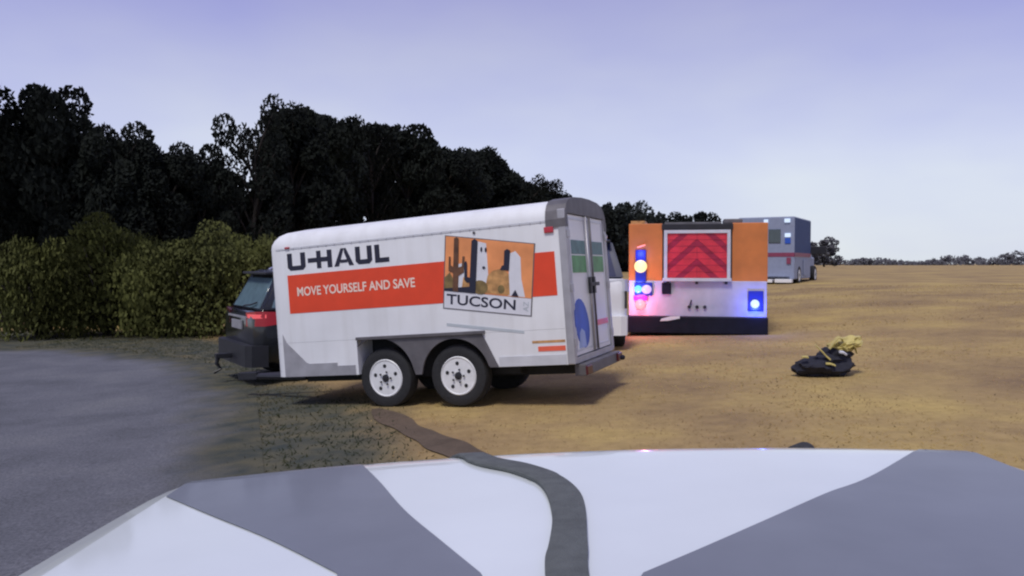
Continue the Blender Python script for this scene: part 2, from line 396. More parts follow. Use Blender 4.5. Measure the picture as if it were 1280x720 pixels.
# ------------------------------------------------------------------ text and print helpers
def text_mesh(name, s, m, parent, place, bold=.02, target=(1, 1)):
    """flat letters scaled to target (width, height); place maps (x, y) to a 3D point"""
    c = bpy.data.curves.new(name, 'FONT'); c.body = s; c.size = 1; c.offset = bold; c.resolution_u = 4
    o = bpy.data.objects.new(name, c); COL.objects.link(o)
    me = bpy.data.meshes.new_from_object(o.evaluated_get(bpy.context.evaluated_depsgraph_get()))
    bpy.data.objects.remove(o); bpy.data.curves.remove(c)
    X = [v.co.x for v in me.vertices]; Y = [v.co.y for v in me.vertices]
    x0, x1, y0, y1 = min(X), max(X), min(Y), max(Y)
    for v in me.vertices:
        v.co = place((v.co.x - x0) / (x1 - x0) * target[0], (v.co.y - y0) / (y1 - y0) * target[1])
    me.materials.clear(); me.materials.append(m); me.name = name
    o = bpy.data.objects.new(name, me); COL.objects.link(o); o.parent = parent; return o

def make_wheel(parent, c, r, w, rim_r, rim_m, axis='y', side=-1, holes=5, hole_r=.028, hole_at=.62):
    """tyre with rim, holes and hub; side: which way along axis the face looks"""
    b = MB(); h = w / 2
    b.lathe([(rim_r*.97, -h*.8), (r*.82, -h), (r*.95, -h*.85), (r, -h*.55), (r, h*.55), (r*.95, h*.85), (r*.82, h), (rim_r*.97, h*.8)], c, axis, 32)
    t = b.build('wheel', M['rubber'], parent)
    f = side * h
    def d(k): return f * k
    b = MB(); b.lathe([(rim_r*1.03, d(.84)), (rim_r*.98, d(.92)), (rim_r*.90, d(.82)), (rim_r*.80, d(.70)), (rim_r*.45, d(.80)), (rim_r*.30, d(.86)), (rim_r*.02, d(.86))], c, axis, 32)
    b.build('rim', rim_m, t)
    def pt(a, rr, dd):
        p, q = rr * math.cos(a), rr * math.sin(a)
        return tuple(i + j for i, j in zip(c, (p, dd, q) if axis == 'y' else (dd, p, q)))
    for k in range(holes):
        b = MB(); cc_ = pt(2 * math.pi * k / holes + .35, rim_r * hole_at, d(.76))
        b.lathe([(hole_r, -.006), (hole_r, .012 * side)], cc_, axis, 10); b.build('rim_hole', M['well'], t)
    b = MB(); b.lathe([(rim_r*.22, d(.80)), (rim_r*.20, d(.98)), (rim_r*.10, d(1.02)), (.002, d(1.02))], c, axis, 12)
    for k in range(5):
        cc_ = pt(2 * math.pi * k / 5, rim_r * .34, d(.86)); b.lathe([(.012, -.01), (.012, .02 * side)], cc_, axis, 6)
    b.build('hub', M['black'] if rim_m is M['rim_white'] else M['grey_alu'], t)
    return t

# ------------------------------------------------------------------ cargo trailer
TL, TW = 3.62, 1.50
pf, pr = Vector((-2.71, 9.35, .167)), Vector((.626, 8.0, .458))
U = (pr - pf).normalized(); V = Vector((.375, .927, 0)).normalized(); V = (V - U * V.dot(U)).normalized(); Wv = U.cross(V)
tr = thing('cargo_trailer', 'white box cargo trailer with orange stripe, desert picture and two white wheels', 'trailer')
tr.matrix_world = Matrix(((U.x, V.x, Wv.x, pf.x), (U.y, V.y, Wv.y, pf.y), (U.z, V.z, Wv.z, pf.z), (0, 0, 0, 1)))
def plan(u0, u1, ins=0, rad=.13, n=6):
    """outline with rounded front corners (u0 side)"""
    a0, v0, v1 = u0 + ins, ins, TW - ins; pts = []
    for cx, cy, s in ((a0 + rad, v0 + rad, 0), (a0 + rad, v1 - rad, 1)):
        for k in range(n + 1):
            th = k / n * math.pi / 2
            if s == 0: pts.append((cx - rad * math.sin(th), cy - rad * math.cos(th)))
            else: pts.append((cx - rad * math.cos(th), cy + rad * math.sin(th)))
    return [(u1, v0)] + pts + [(u1, v1)]
b = MB()
rings = [[(u, v, w) for u, v in plan(-.07, TL - .07, i)] for w, i in ((.395, 0), (1.50, 0), (1.545, .006), (1.60, .03), (1.65, .07), (1.685, .13), (1.715, .28), (1.73, .6))]
b.loft(rings); b.loft([[(u, v, w) for u, v in plan(-.07, 1.075, 0)] for w in (.0, .393)])
b.prism([(2.79,.03),(TL-.07,.03),(TL-.07,.393),(2.62,.393)], 0, TW, 'y')
b.build('body', M['white_gel'], tr)
b = MB(); b.box((1.0,.32,-.08), (2.9,TW-.32,.39)); b.box((-.0,.5,-.12), (TL-.1,.6,-.005)); b.box((0,TW-.6,-.12), (TL-.1,TW-.5,-.005)); b.build('chassis', M['well'], tr)
b = MB(); b.box((.06,-.005,1.478), (TL-.07,.0,1.499)); b.build('top_rail', M['rail'], tr)
# lower front guard and bottom rails
b = MB(); b.prism([(.07,.50),(.12,.40),(.38,.16),(.42,.145),(.80,.145),(.80,.11),(1.04,.11),(1.04,.0),(.07,.0)], -.004, .001, 'y'); b.build('gravel_guard', M['grey_alu'], tr)
b = MB(); b.box((2.80,-.006,.032), (TL-.08,.001,.135)); b.build('bottom_rail', M['rail'], tr)
# fender skirt with two arches
WU = (1.385, 2.285); WW = -.055
def low(u):
    z = -.02 if u < 2.4 else .03
    for c in WU:
        r_, c2 = (.405, c) if c > 2 else (.452, c - .045)
        if abs(u - c2) < r_: z = max(z, WW + math.sqrt(r_**2 - (u - c2)**2))
    return z
def top(u):
    if u < 1.14: return .40 * (u - 1.075) / .065
    if u > 2.62: return max(.04, .40 - (u - 2.62) * 2.15)
    return .40
b = MB(); us = [1.078 + i * (2.79 - 1.078) / 90 for i in range(91)]
for u0, u1 in zip(us, us[1:]):
    l0, l1, t0, t1 = low(u0), low(u1), max(top(u0), low(u0) + .004), max(top(u1), low(u1) + .004)
    b.prism([(u0, l0), (u1, l1), (u1, t1), (u0, t0)], -.006, .02, 'y')
bmesh.ops.remove_doubles(b.bm, verts=b.bm.verts, dist=1e-5)
b.build('fender_skirt', M['dark_alu'], tr)
b = MB(); b.box((1.08,-.03,.385), (2.66,.03,.42), .006); b.build('fender_rail', M['dark_alu'], tr)
for c in WU: make_wheel(tr, (c, .14, WW), .335, .20, .205, M['rim_white'], 'y', -1, 5, .021, .66)
for c in WU: make_wheel(tr, (c, TW - .14, WW), .335, .20, .205, M['rim_white'], 'y', 1, 0)
b = MB()
for c in WU: b.tube([(c, .15, WW), (c, TW - .15, WW)], .035)
b.build('axle', M['black'], tr)
# tongue
b = MB(); b.tube([(0, .5, -.06), (-1.0, TW/2, -.06)], .04); b.tube([(0, TW-.5, -.06), (-1.0, TW/2, -.06)], .04); b.box((-1.25, TW/2-.05, -.1), (-.95, TW/2+.05, 0), .01)
b.build('tongue', M['black'], tr)
# orange stripe and lettering (thin vinyl sheets)
b = MB(); b.box((.20,-.003,.735), (3.49,.001,1.18)); st = b.build('stripe', M['orange_red'], tr)
lp = lambda u0, w0, off, sk=0: (lambda x, y: Vector((u0 + x, off, w0 + y + sk * x)))
text_mesh('slogan', 'MOVE YOURSELF AND SAVE', M['pale_orange_ink'], tr, lp(.325, .93, -.0055), .02, (1.55, .105))
b = MB()
def quad(pts, off=-.003, d=.004): b.prism(pts, off, off + d, 'y')
S, SY = .21, .20; u0, w0 = .215, 1.232
def L(*rects):
    for (x0, y0, x1, y1) in rects: quad([(u0 + x0*S, w0 + y0*SY), (u0 + x1*S, w0 + y0*SY), (u0 + x1*S, w0 + y1*SY), (u0 + x0*S, w0 + y1*SY)])
def P(*p): quad([(u0 + x*S, w0 + y*SY) for x, y in p])
P((0,1),(0,.18),(.18,0),(.28,0),(.32,.27),(.32,1)); P((1.2,1),(1.2,.18),(1.02,0),(.92,0),(.88,.27),(.88,1)); L((.281,0,.919,.265))
L((1.36,.36,1.93,.62)); P((1.935,1),(1.935,0),(2.22,0),(2.22,1)); L((2.225,.36,2.62,.62)); P((2.625,1),(2.625,0),(2.93,0),(2.93,1))
P((3.05,0),(3.35,0),(3.72,1),(3.52,1)); P((4.30,0),(4.0,0),(3.725,.75),(3.725,1),(3.84,1)); L((3.46,.18,3.90,.36))
P((4.42,1),(4.42,.18),(4.6,0),(4.68,0),(4.72,.27),(4.72,1)); P((5.45,1),(5.45,.18),(5.27,0),(5.19,0),(5.15,.27),(5.15,1)); L((4.681,0,5.189,.265))
P((5.62,0),(5.92,0),(5.92,1),(5.62,1)); L((5.925,0,6.48,.26))
b.build('lettering', M['ink'], tr)
# desert picture
Q = [(2.205,.687),(3.185,.546),(3.28,1.27),(2.29,1.445)]
def pq(s, t, off=0):
    u = (Q[0][0]*(1-s) + Q[1][0]*s)*(1-t) + (Q[3][0]*(1-s) + Q[2][0]*s)*t
    w = (Q[0][1]*(1-s) + Q[1][1]*s)*(1-t) + (Q[3][1]*(1-s) + Q[2][1]*s)*t
    return (u, w)
def flat(name, polys, m, parent, y0, y1):
    b = MB()
    for p in polys: b.prism([pq(s, t) for s, t in p], y0, y1, 'y')
    return b.build(name, m, parent)
def ell(cx, cy, rx, ry, n=14): return [(cx + rx*math.cos(2*math.pi*k/n), cy + ry*math.sin(2*math.pi*k/n)) for k in range(n)]
fr = flat('picture_panel', [[(-.012,-.012),(1.012,-.012),(1.012,1.012),(-.012,1.012)]], M['dark_alu'], tr, -.005, .001)
flat('name_band', [[(0,0),(1,0),(1,.235),(0,.235)]], M['pic_white'], fr, -.0065, -.003)
flat('sky_print', [[(0,.24),(1,.24),(1,1),(0,1)]], M['pic_orange'], fr, -.0065, -.003)
def prints(name, polys, m, y0, y1):
    for p_ in polys: flat(name, [p_], m, fr, y0, y1)
prints('tower_print', [[(.36,.26),(.36,.97),(.47,.95),(.50,.60),(.52,.26)], [(.14,.28),(.24,.33),(.24,.66),(.14,.62)], [(.74,.25),(.74,.84),(.80,.88),(.86,.8),(.88,.5),(.93,.25)]], M['pic_white'], -.008, -.0055)
prints('hall_print', [[(.47,.26),(.50,.5),(.56,.58),(.66,.62),(.74,.55),(.76,.26)], [(.20,.24),(.30,.24),(.28,.45),(.22,.45)]], M['pic_tan'], -.0095, -.0072)
prints('brush_print', [[(0,.24),(.0,.42),(.06,.5),(.10,.42),(.14,.24)], ell(.42,.33,.09,.10), ell(.66,.33,.04,.06)], M['pic_olive'], -.011, -.0088)
prints('soil_print', [[(.0,.24),(.0,.27),(.37,.34),(.37,.24)]], M['ink'], -.0118, -.0105)
flat('cactus_print', [[(.10,.24),(.10,.50),(.045,.52),(.045,.72),(.065,.72),(.068,.60),(.10,.58),(.10,.98),(.13,1.0),(.155,.98),(.16,.58),(.20,.60),(.205,.74),(.23,.74),(.225,.52),(.165,.46),(.165,.24)]], M['pic_brown'], fr, -.0132, -.0114)
prints('cactus_print', [[(.295,.24),(.297,.38),(.262,.38),(.235,.42),(.228,.66),(.25,.68),(.262,.64),(.266,.46),(.298,.45),(.305,.97),(.34,1.0),(.375,.97),(.37,.24)], [(.68,.60),(.64,.60),(.66,.66),(.68,.67),(.68,.87),(.71,.9),(.745,.88),(.74,.60)], [(.78,.25),(.86,.25),(.82,.34)]], M['ink'], -.0145, -.0122)
prints('window_print', [ell(.455,.61,.018,.02,8), ell(.42,.86,.012,.035,8), ell(.47,.86,.012,.035,8)], M['ink'], -.0145, -.0122)
def pt_(x, y):
    u, w = pq(.03 + x, .055 + y); return Vector((u, -.0085, w))
text_mesh('city_name', 'TUCSON', M['ink'], fr, pt_, .018, (.80, .145))
def pv_(x, y):
    u, w = pq(.975 - y, .05 + x); return Vector((u, -.0085, w))
text_mesh('side_note', 'AZ', M['pic_grey'], fr, pv_, .01, (.14, .06))
b = MB(); b.prism([(2.22,.52),(3.10,.395),(3.10,.365),(2.22,.49)], -.003, .001, 'y'); b.build('caption_strip', M['pic_grey'], tr)
# reflectors, marker light, small fittings on the side
b = MB(); b.box((3.24,-.004,.175), (3.535,.001,.225)); b.build('reflector', M['red_reflector'], tr)
b = MB(); b.box((3.18,-.003,.26), (3.535,.001,.285)); b.build('reflector', M['pic_tan'], tr)
b = MB(); b.box((3.40,-.02,1.37), (3.50,.001,1.43), .008); b.build('marker_light', M['red_lens_dim'], tr)
b = MB(); b.box((.20,-.02,1.49), (.26,.001,1.51), .004); b.build('marker_light', M['red_lens_dim'], tr)
b = MB(); b.lathe([(.016, -.01), (.012, .0)], (2.62, 0, 1.45), 'y', 8); b.build('rivet', M['dark_alu'], tr)
b = MB()
for i in range(30): b.lathe([(.006, -.008), (.007, .0)], (.2 + i * .113, -.005, 1.488), 'y', 6)
tag(b.build('rivets', M['rail'], tr), kind='stuff')
# rear frame, doors
X = TL
b = MB(); b.box((X-.07,-.012,.03), (X+.01,.075,1.60), .01); b.box((X-.07,TW-.075,.03), (X+.01,TW+.012,1.60), .01); b.box((X-.07,.075,.03), (X+.01,TW-.075,.09)); b.build('rear_frame', M['grey_alu'], tr)
b = MB()
hp = [(-.014,1.42),(-.014,1.50),(.01,1.59),(.06,1.655),(.13,1.70),(.30,1.735),(.60,1.752),(TW-.6,1.752),(TW-.3,1.735),(TW-.13,1.70),(TW-.06,1.655),(TW-.01,1.59),(TW+.014,1.50),(TW+.014,1.42)]
hp += [(TW-.07,1.42),(TW-.07,1.56),(.07,1.56),(.07,1.42)]
b.prism(hp, X-.20, X+.014, 'x'); b.build('roof_header', M['dark_alu'], tr)
dm = (TW) / 2
for (v0, v1) in ((.08, dm - .012), (dm + .012, TW - .08)):
    b = MB(); b.box((X-.05, v0, .10), (X-.008, v1, 1.555), .008); dr = b.build('rear_door', M['white_paint'], tr)
    i = .05; b = MB()
    for q in (((v0+i), .14, v1-i, .16), (v0+i, 1.50, v1-i, 1.52), (v0+i, .16, v0+i+.02, 1.50), (v1-i-.02, .16, v1-i, 1.50)): b.box((X-.0075, q[0], q[1]), (X-.003, q[2], q[3]))
    b.build('door_trim', M['rail'], dr)
    b = MB(); b.box((X-.0075, v0+.10, 1.145), (X-.003, v1-.08, 1.29)); b.build('green_print', M['teal_print'], dr)
    b = MB(); b.box((X-.0075, v0+.10, .95), (X-.003, v1-.08, 1.13)); b.build('green_print', M['green_print'], dr)
    for w in (.25, .8, 1.35):
        b = MB(); vv = v0 - .03 if v0 < .5 else v1 + .03
        b.box((X+.010, vv-.035, w-.04), (X+.022, vv+.035, w+.04), .004); b.build('hinge', M['grey_alu'], dr)
b = MB(); b.prism([(.36+.24*math.cos(a)-.06*math.sin(a), .42+.26*math.sin(a)) for a in [2*math.pi*k/20 for k in range(20)]], X-.0078, X-.002, 'x'); b.build('blue_emblem', M['blue_print'], tr)
b = MB(); b.prism([(.22,.17),(.46,.17),(.42,.33),(.32,.37),(.25,.33)], X-.0078, X-.0012, 'x'); b.build('pale_emblem', M['paleblue_print'], tr)
b = MB(); b.box((X-.0078,dm+.12,.36), (X-.002,TW-.14,.42)); b.build('reflector', M['red_reflector'], tr)
for v in (dm - .07, dm + .07):
    b = MB(); b.tube([(X+.016, v, .11), (X+.016, v, 1.55)], .013); rd = b.build('lock_rod', M['grey_alu'] if v < dm else M['dark_alu'], tr)
    b = MB(); b.box((X+.006, v-.03, .80), (X+.04, v+.16, .84), .006); b.box((X+.006, v-.03, .72), (X+.035, v+.03, .90), .006); b.build('latch', M['black'], rd)
b = MB(); b.box((X-.02, dm-.010, .10), (X-.006, dm+.010, 1.555)); b.build('door_seal', M['black'], tr)
b = MB(); b.box((X-.04, .1, -.10), (X+.09, TW-.05, .02), .012); b.build('rear_bumper', M['dark_alu'], tr)
for v in (.14, TW-.14):
    b = MB(); b.box((X+.0905, v-.09, -.085), (X+.115, v+.09, .005), .008); b.build('tail_lamp', M['red_lens_dark'], tr)
b = MB(); b.tube([(X+.05, TW-.25, -.04), (X+.09, TW-.16, -.05), (X+.12, TW-.05, -.06)], .03); b.build('step', M['bumper_navy'], tr)

# ------------------------------------------------------------------ SUV builder (y forward, origin on the ground)
def make_suv(root, L_, Wd, H, body, win_rear, win_side, tail_m, cabin_m=None, left_tail=None, bump_m=None):
    h = L_ / 2; w = Wd / 2
    def ring(y, ww, zb, zt):
        half = [(0,zb),(ww*.86,zb),(ww*.97,zb+.10),(ww,zb+.28),(ww,zt-.20),(ww*.965,zt-.03),(ww*.90,zt),(0,zt)]
        return [(x, y, z) for x, z in half] + [(-x, y, z) for x, z in half[-2:0:-1]]
    b = MB()
    b.loft([ring(-h+.06, w*.86, .46, H*.60), ring(-h+.10, w*.93, .38, H*.635), ring(-h+.20, w*.985, .34, H*.645), ring(-h+.6, w, .30, H*.65), ring(0, w, .28, H*.64),
            ring(h-1.5, w, .28, H*.625), ring(h-1.2, w*.99, .30, H*.61), ring(h-.35, w*.95, .32, H*.545), ring(h-.08, w*.86, .36, H*.47), ring(h, w*.74, .42, H*.42)])
    b.build('body', body, root, True)
    zb, zt = H*.64, H*.975
    B0 = [(-w*.93,-h+.16,zb),(w*.93,-h+.16,zb),(w*.93,h-1.25,zb),(-w*.93,h-1.25,zb)]
    T0 = [(-w*.74,-h+.46,zt),(w*.74,-h+.46,zt),(w*.74,h-2.1,zt),(-w*.74,h-2.1,zt)]
    b = MB(); T1 = [(x*.9, y*.97, H) for x, y, z in T0]
    b.loft([B0, T0, T1]); bmesh.ops.bevel(b.bm, geom=[e for e in b.bm.edges], offset=.035, segments=2, affect='EDGES')
    b.build('cabin', cabin_m or body, root, True)
    def pane(name, i, j, s0, s1, t0, t1, m, off=.006):
        A, Bv, C_, D = Vector(B0[i]), Vector(B0[j]), Vector(T0[j]), Vector(T0[i]); n = (Bv - A).cross(D - A).normalized()
        f = lambda s, t: (A*(1-s) + Bv*s)*(1-t) + (D*(1-s) + C_*s)*t
        b = MB(); lo = [f(s0,t0), f(s1,t0), f(s1,t1), f(s0,t1)]
        b.loft([[tuple(p - n*.01) for p in lo], [tuple(p + n*off) for p in lo]]); return b.build(name, m, root)
    pane('rear_window', 0, 1, .07, .93, .08, .86, win_rear)
    pane('windscreen', 2, 3, .07, .93, .06, .92, M['glass_dark'])
    for i, j in ((1, 2), (3, 0)):
        for s0, s1 in (((.05,.27),(.30,.62),(.65,.90)) if i == 1 else ((.10,.35),(.38,.70),(.73,.95))): pane('side_window', i, j, s0, s1, .10, .84, win_side)
    b = MB(); b.box((-w*.70,-h+.30,zt-.025), (w*.70,-h+.60,zt+.012), .01); b.build('spoiler', M['black'], root)
    for s in (-1, 1):
        b = MB(); b.tube([(s*w*.64,-h+.7,H), (s*w*.66,-h+.8,H+.045), (s*w*.66,h-2.5,H+.045), (s*w*.64,h-2.4,H)], .018); b.build('roof_rail', M['chrome'], root)
        b = MB(); zl = H*.575
        b.loft([[(s*w*.52,-h+.055,zl-.11),(s*w*.50,-h+.055,zl+.09),(s*w*.52,-h+.12,zl+.09),(s*w*.52,-h+.12,zl-.11)],
                [(s*w*.93,-h+.085,zl-.09),(s*w*.93,-h+.10,zl+.12),(s*w*.93,-h+.14,zl+.12),(s*w*.93,-h+.14,zl-.09)],
                [(s*w*1.012,-h+.20,zl-.09),(s*w*1.006,-h+.20,zl+.12),(s*w*.95,-h+.20,zl+.12),(s*w*.95,-h+.20,zl-.09)],
                [(s*w*1.016,-h+.60,zl-.04),(s*w*1.012,-h+.60,zl+.10),(s*w*.96,-h+.60,zl+.10),(s*w*.96,-h+.60,zl-.04)]])
        if s > 0 and left_tail:
            lb = MB(); lb.loft([[(w*.60,-h+.052,zl+.02),(w*.60,-h+.052,zl+.07),(w*.60,-h+.10,zl+.07),(w*.60,-h+.10,zl+.02)],[(w*.92,-h+.072,zl+.02),(w*.92,-h+.072,zl+.08),(w*.92,-h+.12,zl+.08),(w*.92,-h+.12,zl+.02)],[(w*1.022,-h+.22,zl+.03),(w*1.018,-h+.22,zl+.08),(w*.96,-h+.22,zl+.08),(w*.96,-h+.22,zl+.03)]])
            lb.build('lit_strip', M['lit_red'], root)
        b.build('tail_light', (left_tail or tail_m) if s < 0 else tail_m, root)
        b = MB(); b.box((s*w*.95,h-1.72,H*.60), (s*w*1.13,h-1.60,H*.69), .02); b.build('mirror', M['black'], root)
    for s in (-1, 1):
        b = MB(); b.box((s*w*.45,h-.10,H*.40),(s*w*.80,h+.01,H*.46), .02); b.build('headlight', M['glass_pale'], root)
    b = MB(); b.loft([[(x*sx, y, z) for x, z in ((-1,.29),(1,.29),(1,.60),(-1,.60))] for sx, y in ((w*.86,-h-.05),(w*.97,-h+.02),(w*1.005,-h+.25))]); b.build('rear_bumper', bump_m or M['black'], root)
    b = MB(); b.box((-.28,-h+.055,.80),(.28,-h+.03,.93), .004); b.build('number_plate', M['grey_alu'], root)
    b = MB(); b.box((-w*.55,-h+.04,.97),(w*.55,-h+.06,1.0)); b.build('tailgate_trim', M['grey_alu'], root)
    b = MB(); b.tube([(.1,-h+.12,zb+.07), (.35,-h+.155,zb+.09), (.55,-h+.19,zb+.13)], .012); b.build('wiper', M['black'], root)
    for sx in (-1, 1):
        for y in (-h+.85, h-.92):
            make_wheel(root, (sx*(w-.12), y, .345), .345, .235, .24, M['grey_alu'], 'x', sx, 0)
            b = MB(); n = 18; P_ = [(y + .41*math.cos(math.pi*k/n), .345 + .41*math.sin(math.pi*k/n)) for k in range(n + 1)]
            b.prism(P_, sx*(w-.05), sx*(w+.004), 'x'); b.build('wheel_arch', M['well'], root)
th = R(33); hd = Vector((math.cos(th), math.sin(th))); lf = Vector((-math.sin(th), math.cos(th)))
SL, SW = 4.2, 1.84
c = Vector((-3.70, 11.3)) + hd * SL / 2 + lf * SW / 2
suv = thing('parked_suv', 'black sport utility car with lit red tail light, half hidden behind the trailer front', 'suv', (c.x, c.y, gz(c.x) - .10), th - math.pi/2)
make_suv(suv, SL, SW, 1.68, M['black_paint'], M['glass_pale'], M['glass_pale'], M['red_lens'], left_tail=M['red_lens_dark'])
b = MB(); b.box((-.05,-SL/2-.05,.36),(.05,-SL/2-.28,.43), .008); b.tube([(0,-SL/2-.24,.37),(0,-SL/2-.26,.28),(.0,-SL/2-.20,.20),(0,-SL/2-.30,.14)], [.035,.03,.025,.02]); b.build('tow_hitch', M['black'], suv)

wl_, ww_ = 4.9, 1.84
y0 = 12.8; xr = .1465 * y0
th = R(3); hd = Vector((math.sin(th), math.cos(th))); lf = Vector((-math.cos(th), math.sin(th)))
c = Vector((xr, y0)) + hd * wl_/2 + lf * ww_/2
wv = thing('white_suv', 'white car with dark navy rear glass, mostly hidden between trailer and fire truck', 'car', (c.x, c.y, gz(c.x)), -th)
make_suv(wv, wl_, ww_, 1.86, M['white_paint'], M['navy_glass'], M['navy_glass'], M['rail'], cabin_m=M['navy_paint'], bump_m=M['white_paint'])
b = MB(); b.box((ww_*.5*.93,-wl_/2+.045,.72),(ww_*.5*.97,-wl_/2+.08,1.0)); b.build('corner_trim', M['black'], wv)

# ------------------------------------------------------------------ fire truck (x right, y ahead, origin on the ground below the rear middle)
FZ = 15.0; fx = (871 - 640) / F * FZ; fyaw = math.atan(.231)
ft = thing('fire_truck', 'orange and silver fire truck seen from behind, red chevron door and lit lamps', 'fire truck', (fx, FZ, .17), -fyaw)
def fy(py): return CAM_Z - (py - HY) / F * FZ - .17
def fxx(px): return (px - 871) / F * FZ / math.cos(fyaw) * .985
hw = 1.27
b = MB(); b.box((-hw,.0,fy(352)), (fxx(829),4.0,fy(279)), .015); b.box((fxx(913),.0,fy(352)), (hw,4.0,fy(279)), .015)
b.build('rear_panel', M['truck_orange'], ft)
b = MB(); b.box((fxx(829)+.001,.06,fy(350)), (fxx(913)-.001,3.98,fy(281))); b.build('door_recess', M['dark_alu'], ft)
b = MB(); b.box((-hw+.01,-.01,fy(396)), (hw-.01,4.0,fy(351)-.003), .012); b.build('lower_body', M['truck_silver'], ft)
b = MB(); b.box((-hw-.02,-.22,.03), (hw+.0,.5,fy(395)-.004), .02); b.build('rear_bumper', M['bumper_navy'], ft)
b = MB(); b.box((fxx(828),-.02,fy(287)), (fxx(914),.06,fy(280)), .008); b.build('hood_bar', M['black'], ft)
b = MB(); x0, x1, z0, z1 = fxx(831), fxx(911), fy(349), fy(287.5)
b.box((x0,-.03,z0), (x0+.06,.05,z1)); b.box((x1-.06,-.03,z0), (x1,.05,z1)); b.box((x0+.061,-.03,z1-.06), (x1-.061,.05,z1)); b.box((x0-.02,-.09,z0-.04), (x1+.02,.05,z0+.02), .006)
b.build('door_frame', M['rail'], ft)
b = MB(); dx0, dx1, dz0, dz1 = x0+.062, x1-.062, z0+.022, z1-.062
b.box((dx0,.0,dz0), (dx1,.05,dz1)); rdoor = b.build('chevron_door', M['chev_dark'], ft)
cx = (dx0 + dx1) / 2; hgt = dz1 - dz0; sw = .23
def clip(poly, x_lo, x_hi, z_lo, z_hi):
    for ax, lim, sgn in ((0, x_lo, 1), (0, x_hi, -1), (1, z_lo, 1), (1, z_hi, -1)):
        out = []
        for p, q in zip(poly, poly[1:] + poly[:1]):
            dp, dq = (p[ax]-lim)*sgn, (q[ax]-lim)*sgn
            if dp >= 0: out.append(p)
            if (dp >= 0) != (dq >= 0): t = dp/(dp-dq); out.append((p[0]+(q[0]-p[0])*t, p[1]+(q[1]-p[1])*t))
        poly = out
        if not poly: return []
    return poly
for s in (-1, 1):
    for k in range(-3, 8):
        zc = dz0 + k * 2 * sw * .80          # /\ bands at 45 degrees
        a, bb = (cx, zc), (cx + s*1.0, zc - .9)
        pl = clip([(a[0], a[1]), (bb[0], bb[1]), (bb[0], bb[1] + sw*1.0), (a[0], a[1] + sw*1.0)], cx + .004 if s > 0 else dx0, dx1 if s > 0 else cx - .004, dz0 + .004, dz1 - .004)
        if len(pl) >= 3:
            b = MB(); b.prism(pl, -.006, .002, 'y'); b.build('chevron_stripe', M['chev_bright'], rdoor)
b = MB()
for k in range(1, 7): z = dz0 + hgt*k/7; b.box((dx0+.002,-.009,z-.004), (dx1-.002,-.0045,z+.004))
tag(b.build('slat_joints', M['chev_dark'], rdoor), kind='stuff')
for px in (836, 871, 906):
    b = MB(); b.box((fxx(px)-.025,-.06,fy(355)), (fxx(px)+.025,-.011,z0-.041)); b.build('bracket', M['black'], ft)
def lamp(px, py, r, m, name='lamp', depth=.06, sx=1.0, y=-.03):
    b = MB(); b.lathe([(r, .0), (r, -depth*.4), (r*.8, -depth*.85), (r*.3, -depth*1.1), (.002, -depth*1.12)], (0, 0, 0), 'y', 16)
    for v in b.bm.verts: v.co.x = v.co.x * sx + fxx(px); v.co.y += y; v.co.z += fy(py)
    return b.build(name, m, ft)
def housing(px0, py0, px1, py1, m, name='lamp_housing', y0=-.045, y1=.002):
    b = MB(); b.box((fxx(px0), y0, fy(py1)), (fxx(px1), y1, fy(py0)), .015); return b.build(name, m, ft)
housing(796, 312, 809, 353, M['blue_lens'])
housing(795, 353.4, 817, 370, M['blue_lens'], y0=-.05)
housing(794, 370.4, 811, 376.5, M['magenta'], y0=-.055)
lamp(802.5, 333, .12, M['lamp_yellow'], 'lit_lamp', .09, y=-.045)
lamp(799.5, 362, .075, M['lamp_cyan'], 'lit_lamp', .06, y=-.05)
lamp(810, 362, .085, M['lamp_violet'], 'lit_lamp', .05, 1.1, y=-.05)
lamp(802, 381, .095, M['lamp_pink'], 'lit_lamp', .07)
housing(932, 363, 950, 388, M['blue_lens'])
lamp(940, 379, .08, M['lamp_white'], 'lit_lamp', .06, y=-.045)
housing(828.5, 353.5, 840, 368, M['bumper_navy'], 'switch_box')
def glow(px, py, y, col, w, nm='lamp_glow'):
    ld = bpy.data.lights.new(nm, 'POINT'); ld.energy = w; ld.color = col; ld.shadow_soft_size = .06
    o = bpy.data.objects.new(nm, ld); COL.objects.link(o); o.parent = ft; o.location = (fxx(px), y, fy(py))
glow(802, 381, -.30, (1,.16,.22), 16); glow(799, 362, -.28, (.10,.25,1), 10); glow(802, 333, -.30, (1,.6,.25), 2.5); glow(802, 317, -.20, (.08,.12,1), 5); glow(941, 384, -.26, (.06,.12,1), 16)
b = MB(); b.tube([(fxx(798),-.04,fy(309)), (fxx(808),-.05,fy(306))], .012); b.build('pink_rod', M['lamp_pink'], ft)  # small pink line built as a glowing rod
for px in (862, 871.5, 881):
    b = MB(); b.lathe([(.032, -.01), (.03, -.045), (.012, -.05)], (fxx(px), 0, fy(383.5)), 'y', 10); b.build('knob', M['black'], ft)
b = MB(); b.tube([(fxx(863),-.03,fy(381)), (fxx(865),-.05,fy(375))], .014); b.build('lever', M['black'], ft)
b = MB(); b.prism([(fxx(827),fy(401)),(fxx(837),fy(400.5)),(fxx(851),fy(397.5)),(fxx(851),fy(394.5)),(fxx(840),fy(395)),(fxx(829),fy(398))], -.235, -.222, 'y'); b.build('number_plate', M['pic_white'], ft)
b = MB(); b.box((-hw+.03,.1,fy(278.8)), (-hw+.30,.9,fy(275))); b.build('roof_hatch', M['pic_tan'], ft)
b = MB(); b.box((fxx(903),.3,fy(278.8)), (fxx(926),1.0,fy(273)), .02); b.build('roof_vent', M['dark_alu'], ft)
b = MB(); b.box((fxx(831),.2,fy(280.5)), (fxx(900),3.9,fy(277)), .01); b.build('roof_deck', M['dark_alu'], ft)
